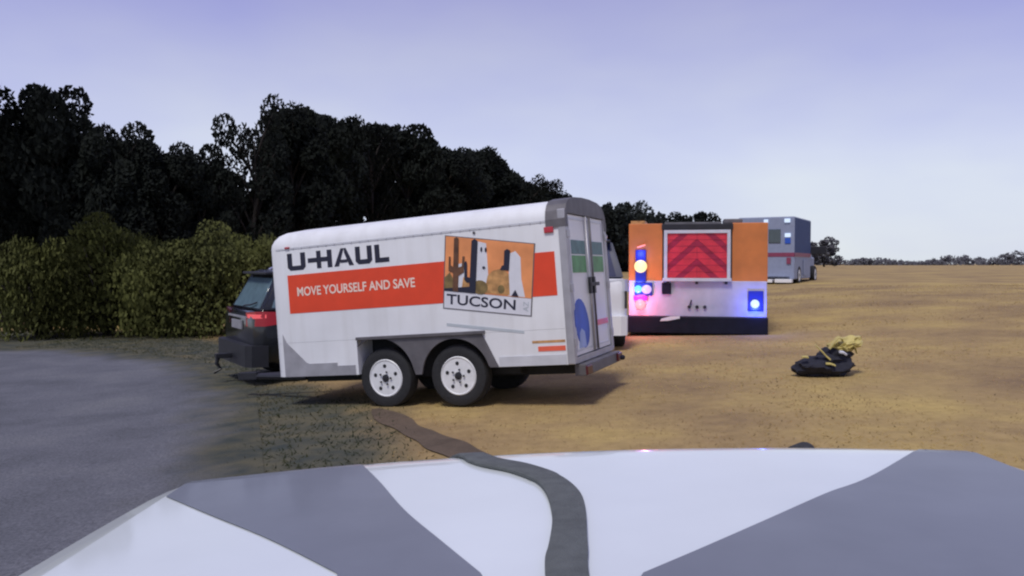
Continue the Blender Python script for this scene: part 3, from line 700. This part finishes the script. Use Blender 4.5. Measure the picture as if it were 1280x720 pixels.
b = MB(); b.box((-1.1,4.02,.55), (1.1,6.3,1.15), .08); b.loft([[(-1.08,4.1,1.15),(1.08,4.1,1.15),(1.08,6.2,1.15),(-1.08,6.2,1.15)],[(-.95,4.2,1.98),(.95,4.2,1.98),(.95,5.5,1.98),(-.95,5.5,1.98)]]); b.build('cab', M['truck_orange'], ft)
for sx in (-1, 1):
    for y in (1.5, 5.3): make_wheel(ft, (sx*1.05, y, .43), .45, .28, .27, M['grey_alu'], 'x', sx, 0)

# ------------------------------------------------------------------ ambulance
AZ = 35.0; ax = (957 - 640) / F * AZ; ayaw = R(30)
am = thing('ambulance', 'blue grey box ambulance with red stripe and white lamps beyond the fire truck', 'ambulance', (ax, AZ, .60), -ayaw)
def az(py): return CAM_Z - (py - HY) / F * AZ - .60
top_, bot = az(271.5), az(349)
b = MB(); b.box((-1.2,0,bot), (1.2,3.9,top_), .05); b.build('box_body', M['amb_grey'], am)
b = MB(); b.box((1.203,.06,az(318)), (1.212,3.85,top_-.06)); b.build('side_panel', M['amb_blue'], am)
b = MB(); b.box((-1.205,-.012,az(321)), (1.205,.0-.002,az(316))); b.build('rear_stripe', M['amb_red'], am)
b = MB(); b.box((1.213,.06,az(321)), (1.222,3.85,az(316))); b.build('side_stripe', M['amb_red'], am)
def ab(name, u0, py0, u1, py1, m, y0=-.03, bev=.02):
    b = MB(); b.box((u0, y0, az(py1)), (u1, .002, az(py0)), bev); return b.build(name, m, am)
ab('window', .12, 287, .62, 304, M['glass_dark']); ab('window', -.62, 287, -.12, 304, M['glass_dark'])
ab('door_seam', .045, 284, .07, 345, M['dark_alu'], -.012, 0)
for u, py, m, s in ((.0, 277, 'lamp_white', .09), (.90, 276.5, 'lamp_white', .12), (.92, 294.5, 'lamp_white', .12)):
    ab('lit_lamp', u - s, py - 2.4, u + s, py + 2.4, M[m], -.06)
ab('lamp_housing', .80, 298, 1.04, 305, M['blue_print'])
ab('door_handle', .88, 322, 1.06, 330, M['amb_red'], -.05)
b = MB(); b.box((-1.15,-.35,az(353)), (.35,0,az(349)-.004), .02); b.box((.45,-.35,az(353)), (1.15,0,az(348.5)-.004), .02); b.build('rear_step', M['white_paint'], am)
b = MB(); b.box((-1.0,0,.35), (1.0,6.2,bot-.005)); b.build('chassis', M['black'], am)
b = MB(); b.box((-1.0,3.95,.5), (1.0,6.2,1.25), .1); b.loft([[(-1.0,3.95,1.25),(1.0,3.95,1.25),(1.0,5.5,1.25),(-1.0,5.5,1.25)],[(-.85,3.95,2.1),(.85,3.95,2.1),(.85,4.9,2.1),(-.85,4.9,2.1)]]); b.build('cab', M['amb_grey'], am)
b = MB(); b.box((1.0,5.0,1.35), (1.75,5.15,1.75), .03); b.build('mirror', M['black'], am)
b = MB(); b.box((1.213,2.0,az(345)), (1.24,2.9,az(325)), .01); b.build('side_door', M['amb_grey'], am)
for sx in (-1, 1):
    for y in (1.1, 5.2): make_wheel(am, (sx*1.1, y, .40), .41, .26, .25, M['rim_white'], 'x', sx, 0)

# ------------------------------------------------------------------ gear on the grass and stone at the right
gx, gy_ = 3.62, 9.45
gr = thing('gear_heap', 'dark bundled gear with yellow bands and cloth lying on the dry grass at right', 'gear bag', (gx, gy_, gz(gx)), R(8))
b = MB(); bmesh.ops.create_icosphere(b.bm, subdivisions=4, radius=1)
for v in b.bm.verts:
    q = v.co.copy(); k = 1 + .22*mnoise.noise(q*1.6) + .16*mnoise.noise(q*3.7 + Vector((4,0,0))) + .07*mnoise.noise(q*9)
    v.co = Vector((.10 + q.x*.36*k, q.y*.24*k, max(-.01, .12 + q.x*.03 + q.z*.14*k)))
b.build('cloth_bundle', M['gear_cloth'], gr, True)
b = MB(); bmesh.ops.create_icosphere(b.bm, subdivisions=3, radius=1)
for v in b.bm.verts:
    q = v.co.copy(); k = 1 + .25*mnoise.noise(q*2.1 + Vector((9,0,0))) + .1*mnoise.noise(q*6)
    v.co = Vector((.24 + q.x*.20*k, .02 + q.y*.18*k, .26 + q.z*.09*k))
b.build('sleeve', M['gear_cloth'], gr, True)
b = MB(); bmesh.ops.create_icosphere(b.bm, subdivisions=4, radius=1)
for v in b.bm.verts:
    q = v.co.copy(); k = 1 + .35*mnoise.noise(q*1.9 + Vector((2,7,0))) + .22*mnoise.noise(q*5) + .08*mnoise.noise(q*12)
    v.co = Vector((.34 + q.x*.20*k, -.02 + q.y*.15*k, .37 + q.x*.05 + q.z*.085*k))
b.build('yellow_vest', M['yellow_band'], gr, True)
def band(pts, w, th_, name='yellow_band', m='yellow_band'):
    b = MB(); rings = []
    for i, p in enumerate(pts):
        p = Vector(p); t = (Vector(pts[min(i+1, len(pts)-1)]) - Vector(pts[max(i-1, 0)])).normalized(); a = Vector((.3, 1, .2)); n = t.cross(a).normalized(); a = n.cross(t).normalized()
        w2 = w*(1 + .3*mnoise.noise(p*11))
        rings.append([tuple(p + a*w2*x + n*th_*z) for x, z in ((-1,-.5),(0,-.9),(1,-.5),(1,.6),(0,1),(-1,.6))])
    b.loft(rings); b.build(name, M[m], gr)
band([(-.12,-.16,.38),(-.09,-.17,.35),(-.06,-.18,.32),(-.03,-.18,.29),(.01,-.18,.25),(.05,-.2,.21)], .026, .010)
band([(.08,-.12,.33),(.12,-.14,.40),(.16,-.14,.45),(.21,-.13,.46),(.25,-.11,.42)], .032, .010)
band([(-.27,-.13,.235),(-.24,-.14,.242),(-.20,-.15,.238)], .022, .014)
band([(.30,-.15,.34),(.34,-.16,.37),(.38,-.15,.35),(.42,-.12,.28)], .03, .009)
band([(-.02,-.22,.17),(.03,-.24,.17),(.08,-.25,.15)], .03, .008)
band([(.22,-.17,.36),(.25,-.18,.34),(.27,-.19,.31)], .028, .008)
band([(.16,-.20,.30),(.20,-.21,.295),(.24,-.20,.27)], .026, .016, 'white_band', 'pic_white')
sx_, sy_ = 2.10, 5.75
b = MB(); bmesh.ops.create_icosphere(b.bm, subdivisions=3, radius=1)
for v in b.bm.verts:
    k = 1 + .12*math.sin(v.co.x*4 + 1) + .10*math.sin(v.co.y*5 + v.co.z*3)
    v.co = Vector((v.co.x*.10*k, v.co.y*.085*k, (v.co.z*.055*k if v.co.z > -.3 else -.02) + .03))
o = b.build('stone', M['stone'], None, True); o.location = (sx_, sy_, gz(sx_) - .005)
tag(o, 'small dark stone in the grass just beyond the hood edge', 'stone')

# ------------------------------------------------------------------ patrol car front (the camera's own car)
pc = thing('patrol_car', 'white patrol car hood with grey bands in the foreground', 'police car', (.15, 0, 0))
def hood_z(x, y):
    z = 1.060 + .0486*x - .030*x*x + .012*(1.9 - y)
    f = y - (1.80 - .05*((x - .15)/.85)**2)
    if f > 0: z -= 1.5*f*f + .10*f
    return z
def P3(x, y, o=0): return Vector((x - .15, y, hood_z(x, y) + o))
HX0, HX1 = -.72, 1.02
b = MB(); nx, ny = 44, 30; rows = []
for j in range(ny + 1):
    row = []
    for i in range(nx + 1):
        x = HX0 + (HX1 - HX0)*i/nx; yf = 2.02 - .05*((x - .15)/.85)**2; y = .62 + (yf - .62)*j/ny; row.append(tuple(P3(x, y)))
    rows.append(row)
b.loft(rows, cap=False, close=False); hood = b.build('hood', M['hood_white'], pc)
def px_hood(px, py):
    dx, dz = (px - 640)/F, -(py - HY)/F; lo = .6; y = .6
    while y < 2.0:
        if CAM_Z + dz*y <= hood_z(dx*y, y): break
        y += .002
    return (dx*y, y)
def hood_patch(name, poly, m, off):
    """flat grey shape cut from a fine grid that follows the hood"""
    b = MB(); f = b.face([(x, y, 0) for x, y in poly]); bm_ = b.bm
    bmesh.ops.triangulate(bm_, faces=bm_.faces)
    for axis, lo, hi in ((0, -.8, 1.1), (1, .5, 2.1)):
        k = lo
        while k < hi:
            no = Vector((1,0,0)) if axis == 0 else Vector((0,1,0))
            bmesh.ops.bisect_plane(bm_, geom=list(bm_.verts) + list(bm_.edges) + list(bm_.faces), plane_co=no*k, plane_no=no, dist=1e-5); k += .04
    for v in bm_.verts: v.co = P3(v.co.x, v.co.y, off)
    return b.build(name, m, hood)
def smooth_line(c, n=8):
    out = []
    for i in range(len(c) - 1):
        a0, a1, a2, a3 = [Vector(c[max(0, min(len(c)-1, i + k))]) for k in (-1, 0, 1, 2)]
        for k in range(n):
            t = k/n; q = .5*((2*a1) + (a2 - a0)*t + (2*a0 - 5*a1 + 4*a2 - a3)*t*t + (3*a1 - a0 - 3*a2 + a3)*t**3)
            out.append((q.x, q.y))
    return out + [tuple(c[-1])]
p = smooth_line([px_hood(*q) for q in ((428,579),(452,584),(474,606),(505,642),(552,682),(600,722))])
q = smooth_line([px_hood(*k) for k in ((418,722),(330,677),(244,641),(120,592))])
poly = [(-.95, 1.975), (-.60, 1.98), (-.45, 1.985), (p[0][0] - .02, 1.99)] + p + [(p[-1][0] + .12, .64), (q[0][0] + .16, .64)] + q
hood_patch('grey_band', clip(poly, -.716, 1.016, .63, 2.0), M['hood_grey'], .002)
p = smooth_line([px_hood(*k) for k in ((1190,556),(1100,594),(1036,620),(960,654),(880,690),(806,722))])
hood_patch('grey_band', clip([(1.3, 1.95)] + p + [(.0, .64), (1.3, .64)], -.716, 1.016, .63, 1.97), M['hood_grey'], .002)
# narrow dark line over the hood, formed as a bent strip
sp_ = [px_hood(*k) for k in ((560,573.5),(600,578),(650,590),(684,603),(704,622),(712,650),(711,690),(709,722))]
sp_ = [(sp_[0][0] - .08, 1.96), ] + sp_ + [(sp_[-1][0] - .005, .80), (sp_[-1][0] - .005, .66)]
fine = []
for i in range(len(sp_) - 1):
    a0, a1, a2, a3 = [Vector(sp_[max(0, min(len(sp_)-1, i + k))]) for k in (-1, 0, 1, 2)]
    for k in range(6):
        t = k/6; fine.append(.5*((2*a1) + (a2 - a0)*t + (2*a0 - 5*a1 + 4*a2 - a3)*t*t + (3*a1 - a0 - 3*a2 + a3)*t**3))
fine.append(Vector(sp_[-1])); rings = []
for i, p_ in enumerate(fine):
    t = (fine[min(i+1, len(fine)-1)] - fine[max(i-1, 0)]).normalized(); n = Vector((-t.y, t.x)); w_ = .029 + .0012*math.sin(i*.45)
    if t.x > .4: w_ = .030
    rings.append([tuple(P3(p_.x + n.x*w_*k, p_.y + n.y*w_*k, h_) + Vector((.15, 0, 0))) for k, h_ in ((-1,.0025),(1,.0025),(1.0,.008),(.8,.0105),(-.8,.0105),(-1.0,.008))])
b = MB(); b.loft(rings); o = b.build('bent_strip', M['bent_strip'])
tag(o, 'bent grey strip across the white hood', 'bent_strip')
# fenders, fascia, wheels below the hood
for s in (-1, 1):
    b = MB(); rows = []; xe = HX0 if s < 0 else HX1
    for j in range(17):
        t = j/16; yy = .62 + (1.84 - .62)*t; xo = xe + s*.004; z = hood_z(xo, yy) - .004; pull = .10*t**4
        rows.append([(xo - .15, yy, z), (xo - .15 + s*(.06 - pull*.3), yy - pull*.2, z - .012), (xo - .15 + s*(.12 - pull), yy - pull*.4, z - .06), (xo - .15 + s*(.15 - pull), yy - pull*.5, z - .16), (xo - .15 + s*(.16 - pull), yy - pull*.5, z - .36), (xo - .15 + s*(.15 - pull), yy - pull*.5, z - .62)])
    b.loft(rows, cap=False, close=False); b.build('fender', M['hood_white'], pc)
    b = MB(); b.box((xe - .15 - s*.30, 1.72, .70), (xe - .15 + s*.04, 1.86, .86), .03); b.build('headlight', M['glass_pale'], pc)
    make_wheel(pc, (xe - .15 - s*.02, 1.0, .36), .37, .24, .24, M['grey_alu'], 'x', s, 0)
b = MB(); b.loft([[(x, y, z) for x, y in ((-.90,.7),(-.90,1.70),(-.6,1.90),(0,1.99),(.6,1.90),(.90,1.70),(.90,.7))] for z in (.28, .60, .88)]); b.build('front_bumper', M['black'], pc)
b = MB(); b.box((-.55,1.90,.62), (.55,2.0,.84), .02); b.build('grille', M['black'], pc)

# ------------------------------------------------------------------ trees
def leaf_cloud(V, Fc, c, r, n, size, squash=.8):
    for _ in range(n):
        while True:
            d = Vector((rnd.uniform(-1,1), rnd.uniform(-1,1), rnd.uniform(-1,1)))
            if .05 < d.length < 1: break
        d = d.normalized() * (d.length ** .55)
        p = Vector(c) + Vector((d.x*r, d.y*r, d.z*r*squash))
        a = Vector((rnd.gauss(0,1), rnd.gauss(0,1), rnd.gauss(0,1))).normalized(); bb = a.orthogonal().normalized()
        s = size * rnd.uniform(.6, 1.4); i = len(V)
        V += [tuple(p - a*s), tuple(p + bb*s*.55), tuple(p + a*s), tuple(p - bb*s*.55)]; Fc.append((i, i+1, i+2, i+3))
def mesh_of(name, V, Fc, m):
    me = bpy.data.meshes.new(name); me.from_pydata(V, [], Fc); me.materials.append(m); return me
def tree_variant(seed, open_=False, trunk_h=.35, leaf=.032, m='leaf', per=150, spread=.34):
    """unit-height tree: trunk mesh and crown mesh"""
    global rnd
    keep = rnd; rnd = random.Random(seed)
    V, Fc = [], []; t = MB(); pts_ = [(0,0,-.03)]
    for k in range(1, 7): pts_.append((rnd.gauss(0,.012), rnd.gauss(0,.012), .85*k/6))
    t.tube(pts_, [.03,.025,.022,.018,.013,.009,.004], 7)
    n = 19 if open_ else 22
    for k in range(n):
        z = trunk_h + (.97 - trunk_h)*(k + .5)/n; prof = math.sin(math.pi*min(1, max(.08, (z - trunk_h*.7)/(1.08 - trunk_h*.7)))) ** .42
        a = k*2.4 + rnd.uniform(-.5,.5); rad = spread*prof*rnd.uniform(.45,1.0)
        c_ = (rad*math.cos(a), rad*math.sin(a), z + rnd.uniform(-.03,.03)); r_ = rnd.uniform(.09,.135) if open_ else rnd.uniform(.10,.155)
        leaf_cloud(V, Fc, c_, r_, int(per*rnd.uniform(.7,1.2)), leaf)
        zb_ = max(.15, z - .12 - rad*.5); t.tube([(0,0,zb_), (c_[0]*.5, c_[1]*.5, (zb_ + c_[2])/2 + .02), c_], [.011,.008,.003], 5)
    rnd = keep
    bmesh.ops.recalc_face_normals(t.bm, faces=t.bm.faces)
    tm = bpy.data.meshes.new('trunk'); t.bm.to_mesh(tm); t.bm.free(); tm.materials.append(M['bark'])
    return tm, mesh_of('crown', V, Fc, M[m])
def plant(name, variant, loc, H, wscale, rz, label, cat, group):
    r = thing(name, label, cat, loc, rz, group); r.scale = (H*wscale, H*wscale, H)
    for nm, me in (('trunk', variant[0]), ('crown', variant[1])):
        o = bpy.data.objects.new(nm, me); COL.objects.link(o); o.parent = r
    return r
var = [tree_variant(s, per=520, leaf=.017) for s in (3, 11, 23, 31)]
opn = [tree_variant(s, True, .30, .014, per=330, spread=.32) for s in (5, 17)]
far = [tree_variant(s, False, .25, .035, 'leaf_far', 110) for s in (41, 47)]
def depth(px): 
    T = [(-300,24),(200,27),(350,30),(450,38),(550,48),(650,60),(750,80),(850,100),(950,125),(1400,170)]
    for (a, za), (b_, zb_) in zip(T, T[1:]):
        if a <= px <= b_: return za + (zb_ - za)*(px - a)/(b_ - a)
G = 'dark trees along the skyline'
spec = [  # px, top y, width scale, variant, label
 (319,138,.56,opn[0],'open-crowned tree with sky gaps left of the tall dark wood'),
 (366,142,.60,var[0],'tall dense dark tree just right of the open-crowned tree'),
 (408,150,.62,var[1],'dense dark tree above the front half of the trailer roof'),
 (466,152,.56,opn[1],'dark tree with ragged gapped crown above the trailer lettering'),
 (506,171,.72,var[2],'dark tree on the falling skyline above the middle of the trailer'),
 (556,192,.85,var[3],'dark rounded tree above the desert picture on the trailer'),
 (600,193,.85,var[0],'dark tree topping the last hump of the dense wood'),
 (655,221,.70,opn[0],'loose-crowned tree just above the rear of the trailer roof'),
 (688,222,.70,opn[1],'loose-crowned tree touching the trailer rear corner in view'),
 (770,256,.9,far[0],'dark tree between the trailer and the fire truck'),
 (797,256,.7,far[1],'small tree peeking over the left corner of the fire truck'),
 (818,268,.9,far[0],'low tree behind the left orange panel of the fire truck'),
 (852,270,1.0,far[1],'low far tree above the middle of the fire truck'),
 (878,267,1.0,far[0],'rightmost low far tree above the fire truck roof'),
 (250,194,.55,var[2],'dark tree at the left of the skyline dip beyond the yellow green bushes'),
 (205,186,.66,var[3],'dark tree in the wood left of the skyline dip over the road'),
 (140,160,.62,var[1],'tall dark tree second from the left end of the wood'),
 (70,118,.62,var[0],'tallest dark tree at the left end of the wood'),
 (5,132,.62,var[2],'dark tree cut by the left edge of the view'),
]
for i, (px, ty, ws, va, lab) in enumerate(spec):
    Z = depth(px); x = (px - 640)/F*Z; z0_ = gz(x); H = CAM_Z + (HY - ty)/F*Z - z0_
    plant('tree', va, (x, Z, z0_), H, ws, i*1.3, lab, 'tree', G)
# the wood itself: one dark mass
SK = [(-260,150),(0,165),(150,182),(244,202),(285,222),(335,222),(350,141),(400,147),(440,157),(490,160),(520,173),(560,190),(615,197),(650,228),(720,252),(790,272),(890,277),(960,292)]
def sky_y(px):
    for (a, ya), (b_, yb) in zip(SK, SK[1:]):
        if a <= px <= b_: return ya + (yb - ya)*(px - a)/(b_ - a)
V_, F_ = [], []
for _ in range(3000):
    px = rnd.uniform(-255, 955); Z0 = depth(px); Z = Z0 + rnd.uniform(1.5, 9); x = (px - 640)/F*Z; z0_ = gz(x)
    zt_ = CAM_Z + (HY - sky_y(px))/F*Z0 - z0_; rr_ = rnd.uniform(.35, .8)*(Z0/32)**.5
    z = z0_ + max(.3, (zt_ - rr_*.8)) * (rnd.random() ** .8)
    leaf_cloud(V_, F_, (x, Z, z), rr_, 48, .15*(Z0/32)**.6, .9)
for _ in range(900):
    px = rnd.uniform(330, 800) if rnd.random() < .7 else rnd.uniform(-255, 300); Z0 = depth(px); Z = Z0 + rnd.uniform(.3, 3); x = (px - 640)/F*Z
    rr_ = rnd.uniform(.35, .75)*(Z0/32)**.5; z = CAM_Z + (HY - sky_y(px))/F*Z - rr_*rnd.uniform(.5, 2.2)
    leaf_cloud(V_, F_, (x, Z, z), rr_, 60, .15*(Z0/32)**.6, .85)
wood = bpy.data.objects.new('woodland', mesh_of('woodland', V_, F_, M['leaf'])); COL.objects.link(wood)
tag(wood, 'dark mass of woodland undergrowth filling in behind the skyline trees', 'woodland', kind='stuff')
# yellow-green bushes left of the trailer
bush = []
for s in (61, 67):
    keep = rnd; rnd = random.Random(s); V_, F_ = [], []; t = MB()
    for k in range(20):
        a = k*2.4; rad = .62*math.sqrt((k + .5)/20); z = .30 + .50*(1 - rad)*rnd.uniform(.6,1.1)
        c_ = (rad*math.cos(a), rad*math.sin(a), z); leaf_cloud(V_, F_, c_, rnd.uniform(.2,.3), 400, .025); leaf_cloud(V_, F_, (c_[0], c_[1], z*.4), .25, 170, .025)
        t.tube([(0,0,-.02), (c_[0]*.5, c_[1]*.5, z*.6), c_], [.02,.014,.006], 5)
    rnd = keep
    bmesh.ops.recalc_face_normals(t.bm, faces=t.bm.faces)
    tm = bpy.data.meshes.new('stem'); t.bm.to_mesh(tm); t.bm.free(); tm.materials.append(M['bark'])
    bush.append((tm, mesh_of('foliage', V_, F_, M['leaf_yellow'])))
def shrub(px, ty, Z, rad, k, rz, label):
    x = (px - 640)/F*Z; z0_ = gz(x); H = CAM_Z + (HY - ty)/F*Z - z0_
    r = thing('shrub', label, 'shrub', (x, Z, z0_ - .05), rz, 'yellow green shrubs beyond the road'); r.scale = (rad, rad, H*1.22)
    for nm, me in (('stem', bush[k][0]), ('foliage', bush[k][1])):
        o = bpy.data.objects.new(nm, me); COL.objects.link(o); o.parent = r
shrub(262, 284, 21.5, 1.9, 0, .4, 'yellow green shrub just left of the black car')
shrub(318, 296, 22.3, 1.7, 1, 1.7, 'yellow green shrub showing between the black car and the trailer')
shrub(205, 304, 21.8, 1.8, 1, 2.9, 'yellow green shrub left of the one beside the black car')
shrub(135, 274, 22.2, 2.1, 0, 4.1, 'large yellow green shrub under the tall left trees')
shrub(50, 300, 22.0, 2.0, 1, 5.2, 'yellow green shrub cut near the left edge of the view')
# far greyish trees at the right
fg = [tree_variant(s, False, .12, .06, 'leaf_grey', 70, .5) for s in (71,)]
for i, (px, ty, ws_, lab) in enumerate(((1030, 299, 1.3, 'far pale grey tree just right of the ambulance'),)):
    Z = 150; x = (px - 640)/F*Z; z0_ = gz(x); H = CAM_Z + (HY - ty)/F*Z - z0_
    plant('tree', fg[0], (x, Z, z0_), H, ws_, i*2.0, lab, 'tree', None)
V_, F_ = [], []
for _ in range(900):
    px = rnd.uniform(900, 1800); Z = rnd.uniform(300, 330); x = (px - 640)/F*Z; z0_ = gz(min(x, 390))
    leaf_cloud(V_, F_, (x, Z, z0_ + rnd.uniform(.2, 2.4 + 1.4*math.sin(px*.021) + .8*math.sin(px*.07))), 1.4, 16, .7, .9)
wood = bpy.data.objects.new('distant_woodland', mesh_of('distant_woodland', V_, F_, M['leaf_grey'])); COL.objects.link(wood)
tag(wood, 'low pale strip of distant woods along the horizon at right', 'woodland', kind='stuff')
